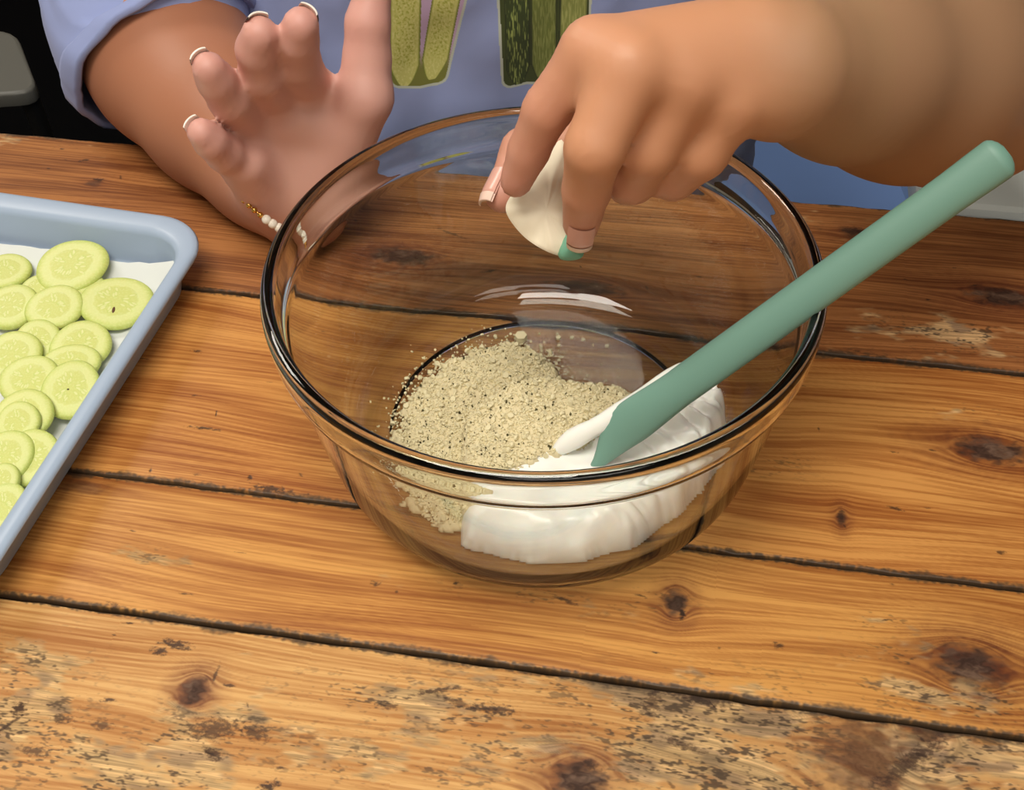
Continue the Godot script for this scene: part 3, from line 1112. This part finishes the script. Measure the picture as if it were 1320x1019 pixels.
	add_nets(all, nets(head, .006))
	add_nets(all, nets(bones_left, .0027))
	add_nets(all, nets(grip, .0027))
	# a faint brown mark on the right forearm
	var mark := at(1112, 84, .507)
	for i in all[0].size():
		var near := 1.0 - smoothstep(.004, .017, all[0][i].distance_to(mark))
		if near > 0.0:
			all[2][i] = all[2][i].darkened(0.32 * near)
	var skin := vmat(0.52)
	skin.subsurf_scatter_enabled = true
	skin.subsurf_scatter_strength = 0.04
	part(person, "body", finish(all[0], all[1], null, all[2]), skin)
	var pink := mat(Color(.84, .64, .58), 0.25)
	var white := mat(Color(.95, .92, .88), 0.25)
	var pale := mat(Color(.90, .78, .72), 0.25)
	for q in nails:
		var r: float = q[3]
		var over: float = q[4]
		var shown := r * 0.22 if over == 0.0 else 0.0045
		var n := part(person, "fingernail", nail_mesh(q[0] + q[2] * (over * .0017), q[1], q[2], r, -.005 - .004 * over, shown, .80 + .08 * over), pink)
		n.set_meta("label", "pink fingernail")
		part(n, "nail_tip", nail_mesh(q[0] + q[2] * (.0002 + over * .0017), q[1], q[2], r, shown - .0002, r * .78 + .0014 if over == 0.0 else .0085, .81 + .08 * over), white if over == 0.0 else pale)
	# hair, seen only from elsewhere
	var hair := nets([bone(hc + Vector3(0, .05, -.03), hc + Vector3(0, .055, -.01), .086, .080, .03, Color(.2, .13, .09)), bone(hc + Vector3(-.07, .0, -.05), hc + Vector3(-.085, -.16, -.06), .035, .028, .03, Color(.2, .13, .09)), bone(hc + Vector3(.07, .0, -.05), hc + Vector3(.085, -.16, -.06), .035, .028, .03, Color(.2, .13, .09)), bone(hc + Vector3(0, .0, -.07), hc + Vector3(0, -.16, -.08), .06, .05, .04, Color(.2, .13, .09))], .010)
	part(person, "hair", finish(hair[0], hair[1]), mat(Color(.2, .13, .09), .5))
	build_shirt(person, sl, elbow, wrist, sr, e2)
	# trousers
	var leg := []
	for sd in [-1.0, 1.0]:
		limb(leg, [Vector3(.09 * sd, -.20, -.95), Vector3(.11 * sd, -.215, -.52), Vector3(.11 * sd, -.64, -.58)], [.096, .070, .056], .03, Color.WHITE)
	leg.append(bone(Vector3(-.08, -.19, -.95), Vector3(.08, -.19, -.95), .13, .13, .05, Color.WHITE))
	var tr := nets(leg, .013)
	part(person, "trousers", finish(tr[0], tr[1]), mat(Color(.07, .08, .12), .9))
	# bracelet of gold and pearl beads round the raised hand's wrist
	var mid: Vector3 = at(354, 266, .752)
	var u := (CX * .76 - CU * .65).normalized()
	var w := (CB * .92 - CU * .38).normalized()
	w = (w - u * w.dot(u)).normalized()
	var loop := []
	var rr := []
	for i in 37:
		var a := TAU * i / 36
		loop.append(mid + (u * cos(a) + w * sin(a)) * .0315)
		rr.append(Vector2(.0006, .0006))
	var gold := mat(Color(.86, .68, .36), .25, 1.0)
	var pearl := mat(Color(.93, .90, .84), .2)
	var br := part(person, "bracelet", tube(loop, rr, 6), gold)
	br.set_meta("label", "bracelet of gold and pearl beads")
	for i in 44:
		var a := TAU * i / 44
		var p: Vector3 = mid + (u * cos(a) + w * sin(a)) * .0318
		var big := i in [4, 5, 6, 7, 8, 9, 24, 25, 26, 27]
		part(br, "bead", ball(p, Vector3.ONE * (.0030 if big else .0019), 7), pearl if big else gold)


func shirt_image() -> Image:
	# u runs over x = -0.26 .. 0.26, v over y = 0.32 .. -0.26
	var ww := 1040
	var hh := 1160
	var im := Image.create(ww, hh, false, Image.FORMAT_RGB8)
	im.fill(Color(.55, .60, .78))
	var nz := fnoise(71, 1.0, 2)
	# spear: foot x, foot y, half width, lean (dx per dy), kind
	var jars := [
		{"l": -.0800, "r": -.0395, "lean_l": .01, "lean_r": .26, "y": .0325, "spears": [[-.0690, .0365, .0105, .10, 0], [-.0490, .0395, .0092, .22, 0]]},
		{"l": -.0005, "r": .0600, "lean_l": -.02, "lean_r": .02, "y": .0310, "spears": [[.0115, .0345, .0085, .0, 1], [.0295, .0345, .0090, .0, 2], [.0485, .0350, .0095, .02, 3]]},
		{"l": .0720, "r": .1300, "lean_l": -.02, "lean_r": .02, "y": .0990, "spears": [[.0860, .1020, .0095, .0, 0], [.1100, .1020, .0095, .0, 2]]},
		{"l": -.1550, "r": -.0980, "lean_l": -.02, "lean_r": .02, "y": .0990, "spears": [[-.1410, .1020, .0095, .0, 1], [-.1180, .1020, .0095, .0, 3]]},
	]
	for j in hh:
		var y := 0.32 - 0.58 * (j + 0.5) / hh
		if y < 0.02 or y > 0.23:
			continue
		for i in ww:
			var x := -0.26 + 0.52 * (i + 0.5) / ww
			if x < -.18 or x > .17:
				continue
			for q in jars:
				var dy: float = y - q.y
				if dy < -0.003 or y > 0.215:
					continue
				var l: float = q.l + q.lean_l * dy
				var r: float = q.r + q.lean_r * dy
				var corner := 0.008
				if x < l or x > r or dy < 0.0:
					continue
				var ed := minf(minf(x - l, r - x), dy)
				if dy < corner and minf(x - l, r - x) < corner:
					var cx := corner - minf(x - l, r - x)
					var cy := corner - dy
					ed = corner - sqrt(cx * cx + cy * cy)
				if ed < 0.0:
					continue
				var c := Color(.72, .75, .70)
				if ed > 0.0018:
					c = Color(.24, .28, .12) if q.spears.size() != 2 else Color(.72, .62, .74).lerp(Color(.45, .46, .20), smoothstep(.030, .012, dy))
				for s in q.spears:
					var sx: float = s[0] + s[3] * (y - s[1])
					var half: float = s[2] * sqrt(clampf((y - s[1] + .003) / .016, 0.0, 1.0))
					var e := absf(x - sx) / maxf(half, 1e-5)
					if y > s[1] - .002 and e < 1.0 and ed > 0.0008:
						var n := nz.get_noise_2d(x * 500.0, y * 240.0)
						var streak := nz.get_noise_2d(x * 900.0, y * 60.0)
						var seed_ := nz.get_noise_2d(x * 330.0 + 50.0, y * 330.0)
						match s[4]:
							0:
								c = Color(.74, .74, .42).lerp(Color(.60, .62, .24), smoothstep(.15, .45, seed_) * (1.0 - smoothstep(.5, .8, e)) * smoothstep(.008, .02, y - s[1]))
								c = c.lerp(Color(.85, .84, .60), 0.5 * smoothstep(.2, .5, n)).lerp(Color(.40, .44, .14), smoothstep(.82, 1.0, e))
							1:
								c = Color(.20, .25, .10).lerp(Color(.55, .60, .32), smoothstep(.2, .6, streak + (0.4 if absf((x - sx) / half + .35) < .14 else 0.0)))
							2:
								c = Color(.40, .44, .20).lerp(Color(.52, .55, .30), smoothstep(-.2, .5, streak))
							_:
								c = Color(.50, .53, .27).lerp(Color(.62, .64, .38), smoothstep(-.2, .5, streak))
						if s[4] > 0:
							c = c.lerp(Color(.14, .17, .07), smoothstep(.80, 1.0, e))
				im.set_pixel(i, j, c)
	return im


func build_shirt(person: Node3D, sl: Vector3, elbow: Vector3, wrist: Vector3, sr: Vector3, e2: Vector3) -> void:
	var m := mat(Color.WHITE, 0.92)
	m.albedo_texture = ImageTexture.create_from_image(shirt_image())
	m.rim_enabled = true
	m.rim = 0.3
	var plain := mat(Color(.55, .60, .78), 0.92)
	plain.rim_enabled = true
	plain.rim = 0.3
	var fold := fnoise(33, 1.0, 2)
	var sec := [[-.26, .215, .165, -.945], [-.18, .222, .172, -.93], [-.08, .224, .178, -.912], [0.0, .222, .176, -.905], [.08, .220, .172, -.902], [.15, .220, .162, -.90], [.22, .222, .135, -.90], [.275, .215, .100, -.90], [.305, .175, .082, -.898], [.325, .115, .072, -.895], [.335, .078, .068, -.892], [.337, .072, .064, -.892]]
	var rings := []
	var uvs := []
	for r in 61:
		var t := r / 60.0 * (sec.size() - 1)
		var i := mini(int(t), sec.size() - 2)
		var q := []
		for c in 4:
			q.append(cubic_interpolate(sec[i][c], sec[i + 1][c], sec[maxi(i - 1, 0)][c], sec[mini(i + 2, sec.size() - 1)][c], t - i))
		var ring := PackedVector3Array()
		var uv := PackedVector2Array()
		for k in 120:
			var a := TAU * k / 120
			var e := Vector2(signf(cos(a)) * pow(absf(cos(a)), .85), signf(sin(a)) * pow(absf(sin(a)), .85))
			var soft := smoothstep(.33, .2, q[0])
			var f := (fold.get_noise_3d(e.x * 3.2, q[0] * 7.0, e.y * 2.0) * .010 + fold.get_noise_3d(e.x * 7.0 + q[0] * 14.0, q[0] * 5.0, 4.0) * .004) * soft
			var p := Vector3(e.x * (q[1] + f), q[0], q[3] + e.y * (q[2] + f))
			ring.append(p)
			uv.append(Vector2((p.x + .26) / .52, (0.32 - p.y) / .58) if e.y > 0.0 else Vector2(.01, .5))
		rings.append(ring)
		uvs.append(uv)
	var shirt := part(person, "shirt", loft(rings, false, false, false, true, uvs), m)
	shirt.set_meta("label", "blue t-shirt printed with jars of pickles")
	# sleeves: tubes of cloth with a folded hem band
	for side in 2:
		var path: Array
		var rad: Array
		if side == 0:
			var hem := elbow.lerp(wrist, .27)
			path = [sl + Vector3(.05, .01, 0), sl.lerp(elbow, .25), sl.lerp(elbow, .55), sl.lerp(elbow, .85), elbow.lerp(hem, .5), hem]
			rad = [.070, .074, .074, .073, .070, .067]
		else:
			var hem := sr.lerp(e2, .80)
			path = [sr + Vector3(-.05, .01, 0), sr.lerp(e2, .2), sr.lerp(e2, .4), sr.lerp(e2, .6), sr.lerp(e2, .7), hem]
			rad = [.070, .074, .074, .074, .074, .074]
		var curve := Curve3D.new()
		for i in path.size():
			var tan: Vector3 = (path[mini(i + 1, path.size() - 1)] - path[maxi(i - 1, 0)]) / 6.0
			curve.add_point(path[i], -tan, tan)
		var n := 44
		var total := curve.get_baked_length()
		for which in 2:
			# 0: the sleeve, 1: its hem band
			var rr := []
			var offsets := []
			if which == 0:
				for k in n + 1:
					offsets.append([total * k / n * 0.985, 0.0])
				for k in n + 1:
					offsets.append([total * (n - k) / n * 0.985, -0.0022])
			else:
				var w := 0.019
				for k in [[0., .0004], [.0, .0022], [.15, .0036], [.85, .0036], [1.0, .0024], [1.04, 0.0], [1.0, -.0018], [0., -.0014]]:
					offsets.append([total - w + w * k[0], k[1]])
			for o in offsets:
				var p := curve.sample_baked(minf(o[0], total), true)
				var t := (curve.sample_baked(minf(o[0] + .004, total), true) - curve.sample_baked(maxf(minf(o[0] + .004, total) - .012, 0.0), true)).normalized()
				var x := t.cross(Vector3.UP).normalized()
				var y := x.cross(t)
				var frac: float = o[0] / total * (rad.size() - 1)
				var i := mini(int(frac), rad.size() - 2)
				var r: float = lerpf(rad[i], rad[i + 1], frac - i) + o[1]
				var ring := PackedVector3Array()
				for k in 64:
					var a := TAU * k / 64
					var f := fold.get_noise_3d(cos(a) * 2.0, sin(a) * 2.0, o[0] * 9.0 + side * 9.0) * .007 * (0.35 + 0.65 * smoothstep(total, total * .6, o[0]))
					var over := maxf(0.0, o[0] - total)
					var out: Vector3 = x * cos(a) + y * sin(a)
					# the near hem slides down the forearm on its upper side
					var slide := (0.026 * out.dot(CX * .75 + CU * .66) + 0.030 * out.dot(CB)) * smoothstep(.5, 1.0, o[0] / total) if side == 0 else 0.0
					ring.append(p + t * (over + slide) + out * (r + f))
				rr.append(ring)
			if which == 1:
				rr.append(rr[0])
			part(shirt, ["sleeve", "sleeve_hem"][which], loft(rr, false, false), plain)


func build_packet() -> void:
	# a crumpled paper sachet, pinched between thumb and fingers with its open end down
	var o := [Vector2(724, 180), Vector2(731, 235), Vector2(731, 285), Vector2(747, 328), Vector2(726, 331), Vector2(700, 322), Vector2(672, 302), Vector2(652, 272), Vector2(662, 248), Vector2(690, 222)]
	var c := Vector2(704, 272)
	var depth := 0.529
	var nz := fnoise(14, 1.0, 2)
	var t := thing("seasoning_packet", "crumpled cream paper seasoning packet with a teal corner pinched in the hand above the bowl", "packet", at(c.x, c.y, depth))
	var body := []
	var corner := []
	var ring_of := func(k: float, off: float) -> PackedVector3Array:
		var ring := PackedVector3Array()
		for i in 60:
			var f := i / 60.0 * o.size()
			var a: int = int(f)
			var n := o.size()
			var p: Vector2 = o[a].cubic_interpolate(o[(a + 1) % n], o[(a + n - 1) % n], o[(a + 2) % n], f - a)
			p = c.lerp(p, k)
			ring.append(at(p.x, p.y, depth + off + k * 0.0022 * nz.get_noise_2d(p.x * .03 + 9.0, p.y * .03)))
		return ring
	for q in [[.05, -.0055], [.4, -.0050], [.7, -.0038], [.9, -.0018], [1.0, -.0003], [1.0, .0003], [.9, .0018], [.6, .004], [.05, .005]]:
		body.append(ring_of.call(q[0], q[1]))
	part(t, "paper_body", loft(body), mat(Color(.94, .90, .80), 0.7))
	# the teal printed corner wraps the lowest tip
	var tip := [Vector2(749, 300), Vector2(751, 331), Vector2(724, 335), Vector2(720, 318), Vector2(735, 290)]
	var tc := Vector2(737, 318)
	for q in [[.05, -.0058], [.7, -.0048], [1.0, -.0012], [1.0, .0012], [.7, .003], [.05, .003]]:
		var ring := PackedVector3Array()
		for i in 40:
			var f := i / 40.0 * tip.size()
			var a := int(f)
			var n := tip.size()
			var p: Vector2 = tip[a].cubic_interpolate(tip[(a + 1) % n], tip[(a + n - 1) % n], tip[(a + 2) % n], f - a)
			p = tc.lerp(p, q[0])
			ring.append(at(p.x, p.y, depth + q[1]))
		corner.append(ring)
	part(t, "printed_corner", loft(corner), mat(Color(.45, .68, .57), 0.6)).set_meta("label", "teal printed corner")


# ---------------------------------------------------------------- room and what stands beyond the table
func build_room() -> void:
	var wall := mat(Color(.78, .75, .70), 0.9)
	var x0 := -2.3
	var x1 := 2.3
	var z0 := -3.0
	var z1 := 2.0
	var box := func(a: Vector3, b: Vector3) -> ArrayMesh:
		return rbox(b - a, 0.0003, 0.0003, Transform3D(Basis(), Vector3((a.x + b.x) / 2, a.y, (a.z + b.z) / 2)))
	var dark_floor := mat(Color(.05, .05, .055), 0.95)
	dark_floor.metallic_specular = 0.0
	structure("floor", box.call(Vector3(x0, FLOOR_Y - .1, z0), Vector3(x1, FLOOR_Y, z1)), dark_floor)
	structure("ceiling", box.call(Vector3(x0, CEIL_Y, z0), Vector3(x1, CEIL_Y + .1, z1)), mat(Color(.86, .85, .83), 0.9))
	structure("wall_left", box.call(Vector3(x0 - .1, FLOOR_Y - .1, z0 - .1), Vector3(x0, CEIL_Y + .1, z1 + .1)), wall)
	structure("wall_right", box.call(Vector3(x1, FLOOR_Y - .1, z0 - .1), Vector3(x1 + .1, CEIL_Y + .1, z1 + .1)), wall)
	structure("wall_back", box.call(Vector3(x0, FLOOR_Y - .1, z0 - .1), Vector3(x1, CEIL_Y + .1, z0)), wall)
	structure("wall_front", box.call(Vector3(x0, FLOOR_Y - .1, z1), Vector3(x1, CEIL_Y + .1, z1 + .1)), wall)


func build_beyond() -> void:
	# grey stool whose seat shows at the far left
	var h := -.30
	var pts := [px(50, 118, h), px(20, 39, h), px(-90, 34, h), px(-130, 130, h)]
	var mid: Vector3 = (pts[0] + pts[2]) / 2
	var st := thing("stool", "grey flat stool seat in the dark beyond the table, left edge of the photo", "stool", Vector3(mid.x, FLOOR_Y, mid.z))
	var rings := []
	for q in [[.006, -.022], [.0, -.018], [.0, -.004], [.002, -.001], [.006, .0]]:
		var ring := PackedVector3Array()
		for i in 4:
			var p: Vector3 = pts[i]
			var a: Vector3 = (pts[(i + 3) % 4] - p).normalized()
			var b: Vector3 = (pts[(i + 1) % 4] - p).normalized()
			for k in 5:
				var u := k / 4.0
				var c := p + a * .03 * (1 - u) * (1 - u) + b * .03 * u * u
				ring.append(c + (mid - c).normalized() * q[0] + Vector3(0, q[1], 0))
		rings.append(ring)
	part(st, "seat", loft(rings), mat(Color(.36, .36, .34), 0.5))
	for p in pts:
		var foot: Vector3 = p.lerp(mid, .25)
		part(st, "leg", tube([Vector3(foot.x, FLOOR_Y, foot.z), Vector3(foot.x, h - .022, foot.z)], [Vector2(.012, .012), Vector2(.012, .012)], 12, Vector3.RIGHT, false), mat(Color(.03, .03, .03), .5))
	# blue bench the person sits on
	var bn := thing("bench", "blue upholstered bench behind the table, showing below the right forearm", "bench", Vector3(.09, FLOOR_Y, -1.02))
	part(bn, "seat_cushion", rbox(Vector3(.74, .085, .46), .03, .018, Transform3D(Basis(), Vector3(.09, -.410, -1.02))), mat(Color(.48, .62, .88), 0.9))
	part(bn, "frame", rbox(Vector3(.70, .05, .42), .01, .004, Transform3D(Basis(), Vector3(.09, -.460, -1.02))), mat(Color(.08, .09, .12), .6))
	for c in [Vector2(-.30, -.17), Vector2(.30, -.17), Vector2(-.30, .17), Vector2(.30, .17)]:
		part(bn, "leg", rbox(Vector3(.04, .290, .04), .004, .003, Transform3D(Basis(), Vector3(.09 + c.x, FLOOR_Y, -1.02 + c.y))), mat(Color(.08, .07, .06), .6))
	# white bin
	var b0 := px(1186, 262, -.004)
	var turn := Basis(Vector3.UP, -YAW)
	var c := b0 + S * .16 + N * -.040
	var bin := thing("kitchen_bin", "slim white plastic bin with a flat lid just beyond the table edge at the right", "bin", Vector3(c.x, FLOOR_Y, c.z))
	var xf := Transform3D(turn, Vector3(c.x, FLOOR_Y, c.z))
	var white := mat(Color(.93, .97, .96), 0.3)
	part(bin, "shell", rbox(Vector3(.31, .715, .074), .018, .004, xf), white)
	part(bin, "lid", rbox(Vector3(.32, .031, .082), .020, .006, xf.translated(Vector3(0, .715, 0))), white)


func light_panel(pos: Vector3, size: Vector2, energy: float, color: Color, label: String) -> void:
	var t := thing("unseen_ceiling_light", label, "light", pos)  # lamps out of view, placed for the light they throw
	part(t, "housing", rbox(Vector3(size.x + .06, .045, size.y + .06), .01, .004, Transform3D(Basis(), pos + Vector3(0, -.045, 0))), mat(Color(.8, .8, .8), .5))
	var glow := mat(Color(.9, .9, .9), .6)
	glow.emission_enabled = true
	glow.emission = color
	glow.emission_energy_multiplier = 1.5
	part(t, "glowing_panel", rbox(Vector3(size.x, .006, size.y), .004, .002, Transform3D(Basis(), pos + Vector3(0, -.051, 0))), glow)
	var l := AreaLight3D.new()
	l.name = "panel_light"
	l.area_size = size
	l.light_energy = energy
	l.light_color = color
	l.shadow_enabled = true
	l.set("area_range", 12.0)
	t.add_child(l)
	l.position = Vector3(0, -.056, 0)
	l.rotation_degrees = Vector3(-90, 0, 0)


func _ready() -> void:
	# camera, background, lights and exposure
	var cam := Camera3D.new()
	cam.name = "camera"
	cam.transform = Transform3D(Basis(CX, CU, CB).orthonormalized(), EYE)
	cam.fov = rad_to_deg(2.0 * atan(509.5 / FOCAL))
	cam.near = 0.02
	cam.far = 30.0
	add_child(cam)
	cam.current = true
	var we := WorldEnvironment.new()
	we.name = "environment"
	var env := Environment.new()
	env.background_mode = Environment.BG_COLOR
	env.background_color = Color(.5, .52, .55)
	env.tonemap_mode = Environment.TONE_MAPPER_LINEAR
	env.tonemap_exposure = 0.60
	env.sdfgi_enabled = true
	env.ssao_enabled = true
	env.ssil_enabled = true
	we.environment = env
	add_child(we)
	light_panel(Vector3(-1.40, CEIL_Y, -1.55), Vector2(.9, .6), 3.6, Color(1.0, .97, .92), "unseen ceiling light panel, placed to light the table from the far left")  # out of view, placed so shadows fall away from the far left
	light_panel(Vector3(-.30, CEIL_Y, -.02), Vector2(.95, .6), 4.0, Color(1.0, .97, .92), "unseen ceiling light panel above the bowl, placed to light it from overhead")  # out of view, placed for overhead light and the sheen inside the bowl
	light_panel(Vector3(.3, CEIL_Y, 1.1), Vector2(1.5, .8), 1.7, Color(1.0, .97, .93), "widest ceiling light panel, added unseen behind the camera as fill")  # added fill lamp that lifts the raised palm and the shirt front
	build_room()
	build_table()
	build_beyond()
	build_bowl()
	build_contents()
	build_spatula()
	build_tray()
	build_cucumbers()
	build_person()
	build_packet()
